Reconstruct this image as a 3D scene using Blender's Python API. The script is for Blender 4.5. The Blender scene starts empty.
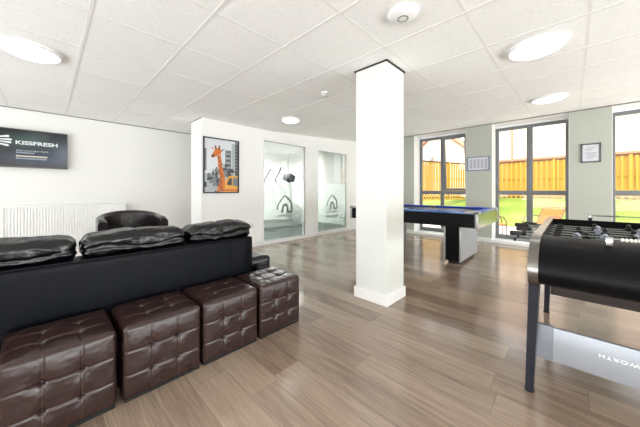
import bpy, bmesh, math, random
from mathutils import Vector, Matrix, noise
PI = math.pi
SC = bpy.context.scene
COL = SC.collection
random.seed(7)

# ---------------------------------------------------------------- camera, sky, sun, exposure
cam_d = bpy.data.cameras.new('camera')
cam_d.sensor_fit = 'HORIZONTAL'; cam_d.sensor_width = 36.0
cam_d.lens = 262.63 / 640 * 36.0
cam_d.shift_x = 9.5 / 640
cam_d.shift_y = -22.3 / 640
cam_d.clip_start = 0.02
cam = bpy.data.objects.new('camera', cam_d); COL.objects.link(cam)
cam.location = (0, 0, 1.1)
cam.rotation_euler = (PI / 2, 0, math.atan2(.7066, .7076) - PI / 2)
SC.camera = cam

world = bpy.data.worlds.new('sky'); SC.world = world; world.use_nodes = True
bg = world.node_tree.nodes['Background']
bg.inputs[0].default_value = (0.93, 0.96, 1.0, 1)
bg.inputs[1].default_value = 3.2

def lamp(name, kind, loc, energy, rot=(0, 0, 0), color=(1, 1, 1), **kw):
    d = bpy.data.lights.new(name, kind); d.energy = energy; d.color = color
    for k, v in kw.items(): setattr(d, k, v)
    o = bpy.data.objects.new(name, d); COL.objects.link(o)
    o.location = loc; o.rotation_euler = rot
    return o
lamp('sun', 'SUN', (0, 0, 20), 3.8, rot=(math.radians(8), math.radians(-28), 0), color=(1, .95, .88), angle=math.radians(6))
# upward fill lamps added behind and beside the camera to brighten the ceiling
lamp('fill_behind', 'AREA', (-4.05, 1.2, .8), 400, rot=(0, math.radians(-125), 0), color=(.90, .95, 1), shape='RECTANGLE', size=1.4, size_y=7.5)
lamp('fill_side', 'AREA', (2.8, -4.6, .55), 380, rot=(math.radians(138), 0, 0), color=(.92, .96, .98), shape='RECTANGLE', size=8.5, size_y=1.2)

vs = SC.view_settings
SC.display_settings.display_device = 'sRGB'
vs.view_transform = 'Standard'; vs.look = 'None'; vs.exposure = 0.1; vs.gamma = 1.0
vs.use_curve_mapping = False
SC.cycles.use_denoising = True
SC.cycles.max_bounces = 12; SC.cycles.diffuse_bounces = 7; SC.cycles.transparent_max_bounces = 16
SC.cycles.sample_clamp_indirect = 8.0

# ---------------------------------------------------------------- helpers
def lin(c):
    return tuple((x / 255 / 12.92) if x / 255 <= .04045 else ((x / 255 + .055) / 1.055) ** 2.4 for x in c) + (1,)

class NT:
    def __init__(s, name):
        s.m = bpy.data.materials.new(name); s.m.use_nodes = True
        s.t = s.m.node_tree; s.b = s.t.nodes['Principled BSDF']; s.out = s.t.nodes['Material Output']
    def n(s, typ, **kw):
        x = s.t.nodes.new(typ)
        for k, v in kw.items():
            if k.startswith('i_'):
                x.inputs[int(k[2:])].default_value = v
            else: setattr(x, k, v)
        return x
    def l(s, a, b): s.t.links.new(a, b)
    def math(s, op, a, b=None, c=None):
        x = s.t.nodes.new('ShaderNodeMath'); x.operation = op
        for i, v in enumerate((a, b, c)):
            if v is None: continue
            if isinstance(v, (int, float)): x.inputs[i].default_value = v
            else: s.l(v, x.inputs[i])
        return x.outputs[0]
    def mix(s, f, a, b):
        x = s.t.nodes.new('ShaderNodeMix'); x.data_type = 'RGBA'
        for i, v in ((0, f), (6, a), (7, b)):
            if isinstance(v, (int, float, tuple)): x.inputs[i].default_value = v
            else: s.l(v, x.inputs[i])
        return x.outputs[2]
    def ramp(s, f, stops):
        x = s.t.nodes.new('ShaderNodeValToRGB'); s.l(f, x.inputs[0])
        e = x.color_ramp.elements
        while len(e) < len(stops): e.new(.5)
        for q, (p, c) in zip(e, stops): q.position = p; q.color = c
        return x.outputs[0]
    def bump(s, h, strength, dist=.01):
        x = s.t.nodes.new('ShaderNodeBump'); x.inputs['Strength'].default_value = strength; x.inputs['Distance'].default_value = dist
        s.l(h, x.inputs['Height']); s.l(x.outputs[0], s.b.inputs['Normal'])

def mat(name, rgb, rough=.5, metal=0, spec=.5, bump=None, var=None, coat=0, emit=None, estr=0, rgh_var=None):
    """plain procedural surface; bump=(scale,strength,dist); var=(scale, amount)"""
    k = NT(name); b = k.b
    b.inputs['Base Color'].default_value = lin(rgb); b.inputs['Roughness'].default_value = rough
    b.inputs['Metallic'].default_value = metal; b.inputs['Specular IOR Level'].default_value = spec
    b.inputs['Coat Weight'].default_value = coat
    tc = k.n('ShaderNodeTexCoord')
    v = var or (6, .05)
    nz = k.n('ShaderNodeTexNoise'); nz.inputs['Scale'].default_value = v[0]; nz.inputs['Detail'].default_value = 3
    k.l(tc.outputs['Object'], nz.inputs['Vector'])
    c = lin(rgb)
    lo = tuple(x * (1 - v[1]) for x in c[:3]) + (1,); hi = tuple(min(1, x * (1 + v[1])) for x in c[:3]) + (1,)
    k.l(k.mix(nz.outputs[0], lo, hi), b.inputs['Base Color'])
    if bump:
        n2 = k.n('ShaderNodeTexNoise'); n2.inputs['Scale'].default_value = bump[0]; n2.inputs['Detail'].default_value = 4
        k.l(tc.outputs['Object'], n2.inputs['Vector']); k.bump(n2.outputs[0], bump[1], bump[2])
    if emit:
        b.inputs['Emission Color'].default_value = lin(emit); b.inputs['Emission Strength'].default_value = estr
    return k.m

class MB:
    """collects shapes into one mesh"""
    def __init__(s): s.bm = bmesh.new(); s.mi = 0
    def _set(s, faces):
        for f in faces: f.material_index = s.mi
    def box(s, x0, x1, y0, y1, z0, z1, bev=0, rot=None, piv=None):
        vs_ = [s.bm.verts.new((x, y, z)) for x in (x0, x1) for y in (y0, y1) for z in (z0, z1)]
        q = [(0, 1, 3, 2), (4, 6, 7, 5), (0, 4, 5, 1), (2, 3, 7, 6), (0, 2, 6, 4), (1, 5, 7, 3)]
        fs = [s.bm.faces.new([vs_[i] for i in a]) for a in q]
        s._set(fs)
        if bev:
            es = list({e for f in fs for e in f.edges})
            r = bmesh.ops.bevel(s.bm, geom=es, offset=bev, segments=2, affect='EDGES', profile=.5)
            s._set(r['faces']); vs_ = list({v for f in r['faces'] for v in f.verts} | {v for v in vs_ if v.is_valid})
        if rot is not None:
            bmesh.ops.rotate(s.bm, verts=vs_, cent=piv or Vector(((x0+x1)/2, (y0+y1)/2, (z0+z1)/2)), matrix=rot)
        return vs_
    def hexa(s, b, t):
        """8 corner solid: bottom ring b, top ring t (4 pts each, same winding)"""
        B = [s.bm.verts.new(p) for p in b]; T = [s.bm.verts.new(p) for p in t]
        fs = [s.bm.faces.new(B[::-1]), s.bm.faces.new(T)]
        for i in range(4): fs.append(s.bm.faces.new([B[i], B[(i+1) % 4], T[(i+1) % 4], T[i]]))
        s._set(fs)
    def prism(s, pts, axis, a0, a1):
        """pts 2D polygon extruded along axis 'x','y','z' between a0,a1"""
        def P(p, a):
            return {'x': (a, p[0], p[1]), 'y': (p[0], a, p[1]), 'z': (p[0], p[1], a)}[axis]
        A = [s.bm.verts.new(P(p, a0)) for p in pts]; B = [s.bm.verts.new(P(p, a1)) for p in pts]
        n = len(pts); fs = [s.bm.faces.new(A[::-1]), s.bm.faces.new(B)]
        for i in range(n): fs.append(s.bm.faces.new([A[i], A[(i+1) % n], B[(i+1) % n], B[i]]))
        s._set(fs)
    def loft(s, rings, closed=True, cap=True, loop=False):
        R = [[s.bm.verts.new(p) for p in r] for r in rings]; fs = []
        n = len(R[0]); m = len(R)
        for i in range(m if loop else m - 1):
            a, b = R[i], R[(i+1) % m]
            for j in range(n if closed else n - 1):
                fs.append(s.bm.faces.new([a[j], a[(j+1) % n], b[(j+1) % n], b[j]]))
        if cap and not loop and closed:
            fs.append(s.bm.faces.new(R[0][::-1])); fs.append(s.bm.faces.new(R[-1]))
        s._set(fs)
    def tube(s, path, r, seg=10, rads=None, closed=False):
        pts = [Vector(p) for p in path]; rings = []
        n = len(pts); up = None
        for i, p in enumerate(pts):
            a = pts[i-1] if (i or closed) else pts[0]; b = pts[(i+1) % n] if (i < n-1 or closed) else pts[-1]
            d = (b - a).normalized()
            if up is None or abs(d.dot(up)) > .98:
                up = Vector((0, 0, 1)) if abs(d.z) < .9 else Vector((1, 0, 0))
            u = d.cross(up).normalized(); w = u.cross(d).normalized(); up = w
            rr = rads[i] if rads else r
            rings.append([p + u * math.cos(2*PI*k/seg) * rr + w * math.sin(2*PI*k/seg) * rr for k in range(seg)])
        s.loft(rings, loop=closed)
    def lathe(s, prof, seg=32, c=(0, 0, 0)):
        """prof list of (r,z) from bottom to top, about z through c"""
        rings = [[(c[0] + max(r, 1e-4) * math.cos(2*PI*k/seg), c[1] + max(r, 1e-4) * math.sin(2*PI*k/seg), c[2] + z) for k in range(seg)] for r, z in prof]
        s.loft(rings)
    def ball(s, c, r, sc=(1, 1, 1), seg=12):
        m = Matrix.Translation(c) @ Matrix.Diagonal((*[r * q for q in sc], 1))
        g = bmesh.ops.create_uvsphere(s.bm, u_segments=seg, v_segments=max(6, seg * 2 // 3), radius=1, matrix=m)
        s._set({f for v in g['verts'] for f in v.link_faces})
    def rbox(s, c, h, r, cuts, disp=None):
        """rounded box: centre c, half sizes h, corner radius r, optional displacement fn(p,n)->Vector"""
        g = bmesh.new(); bmesh.ops.create_cube(g, size=2)
        bmesh.ops.subdivide_edges(g, edges=g.edges[:], cuts=cuts, use_grid_fill=True)
        mp = {}
        for v in g.verts:
            p = Vector((v.co[i] * h[i] for i in range(3)))
            q = Vector((max(-h[i] + r, min(h[i] - r, p[i])) for i in range(3)))
            d = p - q; nrm = d.normalized() if d.length > 1e-9 else Vector((0, 0, 1))
            p2 = q + nrm * r if d.length > 1e-9 else p
            if disp: p2 = p2 + disp(p2, nrm, Vector(v.co))
            mp[v.index] = s.bm.verts.new(p2 + Vector(c))
        s._set([s.bm.faces.new([mp[v.index] for v in f.verts]) for f in g.faces]); g.free()
    def build(s, name, m, parent=None, smooth=None, loc=None):
        bmesh.ops.recalc_face_normals(s.bm, faces=s.bm.faces[:])
        me = bpy.data.meshes.new(name); s.bm.to_mesh(me); s.bm.free()
        for q in (m if isinstance(m, (list, tuple)) else [m]): me.materials.append(q)
        if smooth is not None:
            me.polygons.foreach_set('use_smooth', [True] * len(me.polygons))
            me.set_sharp_from_angle(angle=math.radians(smooth))
        o = bpy.data.objects.new(name, me); COL.objects.link(o)
        if parent: o.parent = parent
        if loc: o.location = loc
        return o

def tag(o, label, cat, group=None, kind=None):
    o['label'] = label; o['category'] = cat
    if group: o['group'] = group
    if kind: o['kind'] = kind
    return o
def thing(name, label, cat, loc=(0, 0, 0), rz=0, group=None, kind=None):
    o = bpy.data.objects.new(name, None); COL.objects.link(o)
    o.location = loc; o.rotation_euler = (0, 0, rz); o.empty_display_size = .1
    return tag(o, label, cat, group, kind)
def struct(o, label, cat):
    return tag(o, label, cat, kind='structure')
def part_label(o, label): o['label'] = label; return o
def copy_tree(o, parent=None):
    c = o.copy(); COL.objects.link(c)
    if parent: c.parent = parent
    for ch in list(o.children): copy_tree(ch, c)
    return c
def text_mesh(name, body, size, m, parent, mtx, extrude=.0006, bold=0, width=1.0, align='CENTER', shear=0):
    cu = bpy.data.curves.new(name, 'FONT'); cu.body = body; cu.size = size; cu.extrude = extrude
    cu.offset = bold; cu.align_x = align; cu.align_y = 'CENTER'; cu.space_character = width; cu.shear = shear
    t = bpy.data.objects.new(name, cu); COL.objects.link(t)
    me = bpy.data.meshes.new_from_object(t.evaluated_get(bpy.context.evaluated_depsgraph_get()))
    bpy.data.objects.remove(t); bpy.data.curves.remove(cu)
    me.materials.clear(); me.materials.append(m)
    me.transform(mtx)
    o = bpy.data.objects.new(name, me); COL.objects.link(o); o.parent = parent
    return o

# ---------------------------------------------------------------- materials
M = {}
M['wall'] = mat('wall_paint', (243, 243, 241), .65, bump=(180, .05, .002), var=(1.2, .012))
M['wall_grey'] = mat('grey_wall_paint', (176, 179, 169), .65, bump=(180, .05, .002), var=(1.2, .015))  # plain grey for the window wall, darker than the other walls
M['gloss_white'] = mat('white_gloss_trim', (240, 240, 238), .35)
M['skirt_grey'] = mat('painted_skirting', (222, 223, 218), .45)
M['pillar'] = mat('pillar_paint', (224, 226, 221), .5, var=(1, .01))
M['dark_gap'] = mat('dark_shadow_gap', (40, 38, 36), .7)
M['grey_gap_and_ring'] = mat('grey_gap_shade_and_ring', (128, 126, 122), .7)  # shade tone of the ceiling gap strips, also colours the disc ring
M['tbar'] = mat('white_ceiling_bar', (236, 235, 232), .6)
M['alu'] = mat('grey_window_frame', (112, 114, 117), .4)
M['radiator'] = mat('radiator_enamel', (240, 240, 238), .3)
M['black_leather'] = mat('black_leather', (6, 6, 9), .16, spec=.5, bump=(60, .25, .012), var=(9, .25))
M['sofa_back'] = mat('black_sofa_back_leather', (6, 8, 14), .4, spec=.12, bump=(240, .16, .003), var=(5, .3))
M['brown_leather'] = mat('dark_brown_leather', (46, 26, 23), .26, spec=.55, bump=(260, .1, .002), var=(14, .14))
M['chair_leather'] = mat('dark_grey_brown_leather', (34, 29, 30), .25, spec=.5, bump=(120, .1, .003), var=(9, .12))
M['black_plastic'] = mat('black_plastic', (18, 18, 19), .35)
M['black_matt'] = mat('black_matt', (22, 21, 22), .6)
M['chrome'] = mat('polished_metal', (150, 150, 148), .2, metal=1)
M['brushed'] = mat('brushed_steel', (128, 126, 121), .26, metal=1, bump=(300, .03, .001))
M['slate'] = mat('slate_grey_metal', (40, 42, 50), .4, spec=.3)
M['silver'] = mat('silver_panel', (158, 162, 169), .38, metal=.25)
M['white_ink'] = mat('white_ink', (246, 247, 250), .5)
M['pool_black'] = mat('pool_table_black_laminate', (8, 7, 7), .4, spec=.15)
M['pool_cloth'] = mat('blue_pool_cloth', (22, 66, 215), .7, spec=.8, bump=(900, .1, .001))
M['pool_rail'] = mat('pool_table_rail_top', (58, 96, 150), .15, spec=.7)
M['pool_trim'] = mat('pool_table_grey_trim', (168, 168, 166), .3, metal=.4)
M['field'] = mat('playfield_green_grey', (66, 80, 72), .25)
M['player_black'] = mat('black_player_plastic', (20, 20, 22), .3)
M['player_grey'] = mat('pale_grey_player_plastic', (170, 174, 190), .35)
M['rod'] = mat('steel_rod', (120, 126, 122), .25, metal=1)
M['bead'] = mat('white_bead', (226, 222, 214), .4)
M['terracotta'] = mat('roof_tiles', (190, 140, 112), .8)
M['tan_sling'] = mat('tan_sling_fabric', (190, 122, 58), .8, bump=(400, .2, .002))
M['bronze'] = mat('bronze_chair_frame', (120, 84, 60), .35, metal=.2)
M['paving'] = mat('pale_paving', (222, 206, 196), .85, bump=(20, .2, .01), var=(3, .06))
M['fence'] = mat('yellow_pine_boards', (190, 145, 46), .75, bump=(40, .2, .004), var=(2.5, .14))
M['fence_dark'] = mat('dark_stained_rail', (92, 62, 30), .8)
M['upvc'] = mat('white_window_frame', (244, 244, 244), .4)
M['house_render'] = mat('peach_render', (226, 204, 188), .85, var=(.6, .05))
M['grey_roof'] = mat('grey_slate', (150, 155, 150), .8)
M['leaf'] = mat('shrub_green', (96, 130, 52), .7, var=(4, .35))
M['rubber'] = mat('black_rubber', (14, 14, 14), .7)

def tufted_leather():
    k = NT('tufted_brown_leather'); b = k.b
    tc = k.n('ShaderNodeTexCoord'); sp = k.n('ShaderNodeSeparateXYZ'); k.l(tc.outputs['Object'], sp.inputs[0])
    def near(o, h, c=0): return k.math('LESS_THAN', k.math('ABSOLUTE', k.math('SUBTRACT', k.math('ABSOLUTE', k.math('SUBTRACT', o, c)), h)), .0011)
    m = k.math('MAXIMUM', near(sp.outputs[0], .400 / 6), k.math('MAXIMUM', near(sp.outputs[1], .376 / 6), near(sp.outputs[2], .375 / 6, .2025)))
    n = k.n('ShaderNodeTexNoise'); n.inputs['Scale'].default_value = 14; k.l(tc.outputs['Object'], n.inputs['Vector'])
    c = k.mix(n.outputs[0], lin((38, 23, 21)), lin((53, 33, 30)))
    c = k.mix(k.math('MULTIPLY', m, .45), c, lin((104, 76, 70)))
    k.l(c, b.inputs['Base Color']); b.inputs['Roughness'].default_value = .31; b.inputs['Specular IOR Level'].default_value = .6
    n2 = k.n('ShaderNodeTexNoise'); n2.inputs['Scale'].default_value = 260; k.l(tc.outputs['Object'], n2.inputs['Vector']); k.bump(n2.outputs[0], .05, .001)
    return k.m
M['tufted'] = tufted_leather()

def wood_floor():
    k = NT('grey_brown_wood_laminate'); b = k.b
    g = k.n('ShaderNodeNewGeometry'); sp = k.n('ShaderNodeSeparateXYZ'); k.l(g.outputs['Position'], sp.inputs[0])
    W, L = .192, 1.26
    u = k.math('DIVIDE', sp.outputs[0], W); row = k.math('FLOOR', u); fu = k.math('FRACT', u)
    wn = k.n('ShaderNodeTexWhiteNoise', noise_dimensions='1D'); k.l(row, wn.inputs['W'])
    v = k.math('ADD', k.math('DIVIDE', sp.outputs[1], L), k.math('MULTIPLY', wn.outputs[0], 7.31))
    cell = k.math('FLOOR', v); fv = k.math('FRACT', v)
    cmb = k.n('ShaderNodeCombineXYZ'); k.l(row, cmb.inputs[0]); k.l(cell, cmb.inputs[1])
    w2 = k.n('ShaderNodeTexWhiteNoise', noise_dimensions='2D'); k.l(cmb.outputs[0], w2.inputs['Vector'])
    # grain
    gc = k.n('ShaderNodeCombineXYZ')
    k.l(k.math('MULTIPLY', sp.outputs[0], 26), gc.inputs[0]); k.l(k.math('MULTIPLY', sp.outputs[1], 1.7), gc.inputs[1]); k.l(k.math('MULTIPLY', w2.outputs[0], 40), gc.inputs[2])
    n1 = k.n('ShaderNodeTexNoise'); n1.inputs['Scale'].default_value = 1; n1.inputs['Detail'].default_value = 6; n1.inputs['Roughness'].default_value = .62; n1.inputs['Distortion'].default_value = .6
    k.l(gc.outputs[0], n1.inputs['Vector'])
    gc2 = k.n('ShaderNodeCombineXYZ')
    k.l(k.math('MULTIPLY', sp.outputs[0], 110), gc2.inputs[0]); k.l(k.math('MULTIPLY', sp.outputs[1], 5), gc2.inputs[1]); k.l(k.math('MULTIPLY', w2.outputs[0], 17), gc2.inputs[2])
    n2 = k.n('ShaderNodeTexNoise'); n2.inputs['Scale'].default_value = 1; n2.inputs['Detail'].default_value = 3
    k.l(gc2.outputs[0], n2.inputs['Vector'])
    f = k.math('ADD', k.math('MULTIPLY', n1.outputs[0], .45), k.math('ADD', k.math('MULTIPLY', n2.outputs[0], .32), k.math('MULTIPLY', w2.outputs[0], .24)))
    c = k.ramp(f, [(.25, lin((102, 85, 73))), (.42, lin((134, 115, 100))), (.56, lin((155, 136, 119))), (.8, lin((176, 158, 140)))])
    ed = k.math('MINIMUM', k.math('MULTIPLY', k.math('MINIMUM', fu, k.math('SUBTRACT', 1, fu)), W), k.math('MULTIPLY', k.math('MINIMUM', fv, k.math('SUBTRACT', 1, fv)), L))
    gr = k.math('LESS_THAN', ed, .0013)
    c = k.mix(k.math('MULTIPLY', gr, .45), c, lin((60, 48, 40)))
    k.l(c, b.inputs['Base Color'])
    k.l(k.math('ADD', k.math('MULTIPLY', n1.outputs[0], .07), .13), b.inputs['Roughness'])
    b.inputs['Specular IOR Level'].default_value = .85
    h = k.math('SUBTRACT', k.math('MULTIPLY', n2.outputs[0], .3), gr)
    k.bump(h, .05, .002)
    return k.m
M['floor'] = wood_floor()

def ceiling_tile():
    k = NT('fissured_ceiling_tile'); b = k.b
    g = k.n('ShaderNodeNewGeometry'); sp = k.n('ShaderNodeSeparateXYZ'); k.l(g.outputs['Position'], sp.inputs[0])
    G = .6214
    i = k.math('FLOOR', k.math('DIVIDE', k.math('SUBTRACT', sp.outputs[0], .2111), G)); j = k.math('FLOOR', k.math('DIVIDE', k.math('SUBTRACT', sp.outputs[1], .536), G))
    cm = k.n('ShaderNodeCombineXYZ'); k.l(i, cm.inputs[0]); k.l(j, cm.inputs[1])
    wn = k.n('ShaderNodeTexWhiteNoise', noise_dimensions='2D'); k.l(cm.outputs[0], wn.inputs['Vector'])
    v1 = k.n('ShaderNodeTexNoise'); v1.inputs['Scale'].default_value = 75; v1.inputs['Detail'].default_value = 2; k.l(g.outputs['Position'], v1.inputs['Vector'])
    fis = k.ramp(v1.outputs[0], [(.33, (0, 0, 0, 1)), (.42, (1, 1, 1, 1))])
    base = k.mix(wn.outputs[0], lin((246, 246, 244)), lin((250, 250, 248)))
    c = k.mix(fis, lin((236, 235, 231)), base)
    k.l(c, b.inputs['Base Color']); b.inputs['Roughness'].default_value = .85
    k.bump(fis, .12, .002)
    return k.m
M['tile'] = ceiling_tile()

def brick():
    k = NT('peach_brick'); b = k.b
    g = k.n('ShaderNodeNewGeometry'); sp = k.n('ShaderNodeSeparateXYZ'); k.l(g.outputs['Position'], sp.inputs[0])
    cm = k.n('ShaderNodeCombineXYZ'); k.l(k.math('ADD', sp.outputs[1], sp.outputs[0]), cm.inputs[0]); k.l(sp.outputs[2], cm.inputs[1])
    t = k.n('ShaderNodeTexBrick'); k.l(cm.outputs[0], t.inputs['Vector']); t.inputs['Scale'].default_value = 1
    t.inputs['Brick Width'].default_value = .23; t.inputs['Row Height'].default_value = .075; t.inputs['Mortar Size'].default_value = .012
    t.inputs['Color1'].default_value = lin((190, 136, 108)); t.inputs['Color2'].default_value = lin((180, 120, 92)); t.inputs['Mortar'].default_value = lin((190, 168, 150))
    k.l(t.outputs[0], b.inputs['Base Color']); b.inputs['Roughness'].default_value = .9
    return k.m
M['brick'] = brick()

def lawn_mat():
    k = NT('lawn_grass'); b = k.b
    g = k.n('ShaderNodeNewGeometry')
    n = k.n('ShaderNodeTexNoise'); n.inputs['Scale'].default_value = .9; n.inputs['Detail'].default_value = 6; k.l(g.outputs['Position'], n.inputs['Vector'])
    k.l(k.ramp(n.outputs[0], [(.3, lin((98, 122, 40))), (.5, lin((122, 141, 48))), (.68, lin((144, 151, 76)))]), b.inputs['Base Color'])
    b.inputs['Roughness'].default_value = .9; k.bump(n.outputs[0], .4, .05)
    return k.m
M['lawn'] = lawn_mat()

def glass_mat(name, tint=(1, 1, 1, 1), refl=.08, fres=.8):
    k = NT(name); t = k.t
    tr_ = k.n('ShaderNodeBsdfTransparent'); tr_.inputs[0].default_value = tint
    gl = k.n('ShaderNodeBsdfGlossy'); gl.inputs['Roughness'].default_value = .02
    lw = k.n('ShaderNodeLayerWeight'); lw.inputs[0].default_value = .25
    f = k.math('MINIMUM', k.math('ADD', k.math('MULTIPLY', lw.outputs['Fresnel'], fres), refl * .4), .6)
    ms = k.n('ShaderNodeMixShader'); k.l(f, ms.inputs[0]); k.l(tr_.outputs[0], ms.inputs[1]); k.l(gl.outputs[0], ms.inputs[2])
    k.l(ms.outputs[0], k.out.inputs[0]); return k.m
M['pane'] = glass_mat('window_glass', (.97, .985, .975, 1), .02, .35)
M['pane_in'] = glass_mat('partition_glass', (.965, .985, .978, 1), .05)

def frost_mat():
    """etched film: dense near its upper edge, thinning towards the floor (printed gradient)"""
    k = NT('frosted_film'); tc = k.n('ShaderNodeTexCoord'); sp = k.n('ShaderNodeSeparateXYZ'); k.l(tc.outputs['Object'], sp.inputs[0])
    d = k.ramp(k.math('DIVIDE', sp.outputs[2], 1.3), [(0.0, (.08,) * 3 + (1,)), (.25, (.22,) * 3 + (1,)), (.6, (.66,) * 3 + (1,)), (1, (.62,) * 3 + (1,))])
    tr_ = k.n('ShaderNodeBsdfTransparent'); tr_.inputs[0].default_value = (.74, .84, .80, 1)
    df = k.n('ShaderNodeBsdfDiffuse'); df.inputs[0].default_value = lin((238, 244, 241))
    tl = k.n('ShaderNodeBsdfTranslucent'); tl.inputs[0].default_value = lin((238, 245, 241))
    m1 = k.n('ShaderNodeMixShader', i_0=.55); k.l(df.outputs[0], m1.inputs[1]); k.l(tl.outputs[0], m1.inputs[2])
    m2 = k.n('ShaderNodeMixShader'); k.l(d, m2.inputs[0]); k.l(tr_.outputs[0], m2.inputs[1]); k.l(m1.outputs[0], m2.inputs[2])
    k.l(m2.outputs[0], k.out.inputs[0]); return k.m
M['frost'] = frost_mat()

def emit_mat(name, rgb, s):
    k = NT(name); e = k.n('ShaderNodeEmission'); e.inputs[0].default_value = lin(rgb); e.inputs[1].default_value = s
    k.l(e.outputs[0], k.out.inputs[0]); return k.m
M['diffuser'] = emit_mat('lit_lamp_diffuser', (255, 253, 250), 4.0)
M['screen_text'] = emit_mat('lit_white_letters', (240, 246, 244), 1.0)
M['screen_text_dim'] = emit_mat('lit_grey_letters', (176, 182, 188), 1.0)
M['screen_text_warm'] = emit_mat('lit_cream_letters', (250, 238, 212), 1.0)

def screen_mat():
    k = NT('lit_television_screen'); tc = k.n('ShaderNodeTexCoord'); sp = k.n('ShaderNodeSeparateXYZ'); k.l(tc.outputs['Object'], sp.inputs[0])
    def blob(x, z, sx, sz):
        a = k.math('POWER', k.math('DIVIDE', k.math('SUBTRACT', sp.outputs[0], x), sx), 2); c = k.math('POWER', k.math('DIVIDE', k.math('SUBTRACT', sp.outputs[2], z), sz), 2)
        return k.math('POWER', 2.718, k.math('MULTIPLY', k.math('ADD', a, c), -1))
    c = k.mix(blob(.08, .12, .22, .10), lin((16, 18, 26)), lin((78, 116, 112)))
    c = k.mix(blob(.12, -.14, .34, .09), c, lin((52, 78, 112)))
    c = k.mix(blob(.49, -.03, .16, .17), c, lin((120, 134, 154)))
    e = k.n('ShaderNodeEmission'); k.l(c, e.inputs[0]); e.inputs[1].default_value = .5
    gl = k.n('ShaderNodeBsdfGlossy'); gl.inputs[1].default_value = .15; gl.inputs[0].default_value = (.05, .05, .05, 1)
    a = k.n('ShaderNodeAddShader'); k.l(e.outputs[0], a.inputs[0]); k.l(gl.outputs[0], a.inputs[1]); k.l(a.outputs[0], k.out.inputs[0]); return k.m
M['screen'] = screen_mat()

# ---------------------------------------------------------------- room shell
XW, YP, YL, XR = 6.70, 4.467, 5.915, 1.8485
KX, CZ0, CZ1 = 3.3, 2.3544, 2.5485
SL = (CZ1 - CZ0) / (XW - KX)
def cz(x): return CZ0 + max(0, x - KX) * SL
YS, XE = 4.915, 2.75           # back of the thick stub wall, end of the alcove behind it
XB, YB = -4.2, -5.0           # room ends behind and beside the camera
G, GX, GY = .6214, .2111, .536

b = MB(); b.box(XB - .1, XW + .44, YB - .1, 8.1, -.12, 0)
struct(b.build('floor', M['floor']), 'grey-brown wood laminate floor', 'floor')

def slab(x0, x1, y0, y1, m, name):
    b = MB()
    for a, c in ((x0, min(KX, x1)), (max(KX, x0), x1)):
        if c - a < .01: continue
        b.hexa([(a, y0, cz(a)), (a, y1, cz(a)), (c, y1, cz(c)), (c, y0, cz(c))][::-1], [(a, y0, cz(a) + .25), (a, y1, cz(a) + .25), (c, y1, cz(c) + .25), (c, y0, cz(c) + .25)][::-1])
    return b.build(name, m)
struct(slab(XB - .1, XW + .46, YB - .1, 8.1, M['tile'], 'ceiling'), 'white tiled suspended ceiling', 'ceiling')
b = MB(); D = .0025; HW = .012; HY_ = .008
for i in range(-8, 11):
    x = GX + G * i
    if x < XB or x > XW - .05: continue
    y1 = YL if x < XE else YP
    b.hexa([(x - HW, YB, cz(x - HW) - D), (x - HW, y1, cz(x - HW) - D), (x + HW, y1, cz(x + HW) - D), (x + HW, YB, cz(x + HW) - D)][::-1], [(x - HW, YB, cz(x - HW) + .004), (x - HW, y1, cz(x - HW) + .004), (x + HW, y1, cz(x + HW) + .004), (x + HW, YB, cz(x + HW) + .004)][::-1])
for j in range(-10, 9):
    y = GY + G * j
    if y < YB or y > YL: continue
    xe = XE if y > YS else (XR if y > YP else XW)
    for a, c in ((XB, min(KX, xe)), (KX, xe)):
        if c - a < .01: continue
        e = D - .0015
        b.hexa([(a, y - HY_, cz(a) - e), (a, y + HY_, cz(a) - e), (c, y + HY_, cz(c) - e), (c, y - HY_, cz(c) - e)][::-1], [(a, y - HY_, cz(a) + .004), (a, y + HY_, cz(a) + .004), (c, y + HY_, cz(c) + .004), (c, y - HY_, cz(c) + .004)][::-1])
struct(b.build('trim_1', M['tbar']), 'white metal grid bars between ceiling tiles', 'ceiling grid')

TOP = 2.72
b = MB(); b.box(XB - .1, XE + .1, YL, YL + .1, 0, 2.45); struct(b.build('wall_left', mat('warm_white_wall_paint', (229, 229, 225), .65, bump=(180, .05, .002), var=(1.2, .015))), 'white wall with television and radiator', 'wall')
b = MB(); b.box(XR, XE, YP, YS, 0, 2.45); b.box(XE, XE + .1, YP + .1, YL, 0, 2.45)
struct(b.build('wall_return', M['wall']), 'thick white wall end at corner carrying the giraffe picture', 'wall')
# partition with two glazed openings
P1 = (3.118, 4.305, .07, 2.145); P2 = (4.737, 5.896, .09, 2.12)
b = MB(); y0, y1 = YP, YP + .1
b.box(XE, P1[0], y0, y1, 0, 2.36); b.box(P1[1], P2[0], y0, y1, 0, 2.45); b.box(P2[1], XW, y0, y1, 0, TOP)
b.box(P1[0], P1[1], y0, y1, P1[3], 2.42); b.box(P2[0], P2[1], y0, y1, P2[3], 2.5)
b.box(P1[0], P1[1], y0, y1, 0, P1[2]); b.box(P2[0], P2[1], y0, y1, 0, P2[2])
struct(b.build('wall_partition', M['wall']), 'white partition wall with two frosted glass panels', 'wall')
# window wall: piers and head
W1 = (1.711, 2.906); W2 = (.045, 1.222); W3 = (-1.65, -.467); W4 = (3.42, 4.40); W5 = (-3.3, -2.15)
HEAD = 2.53; WT = .45
b = MB()
ys = [YB - .1, W5[0], W5[1], W3[0], W3[1], W2[0], W2[1], W1[0], W1[1], W4[0], W4[1], YP + .1]
for i in range(0, len(ys), 2): b.box(XW, XW + WT, ys[i], ys[i+1], -.1, TOP)
for w in (W1, W2, W3, W4, W5): b.box(XW, XW + WT, w[0], w[1], HEAD, TOP)
struct(b.build('wall_windows', M['wall_grey']), 'pale grey wall with tall grey windows', 'wall')
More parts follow.
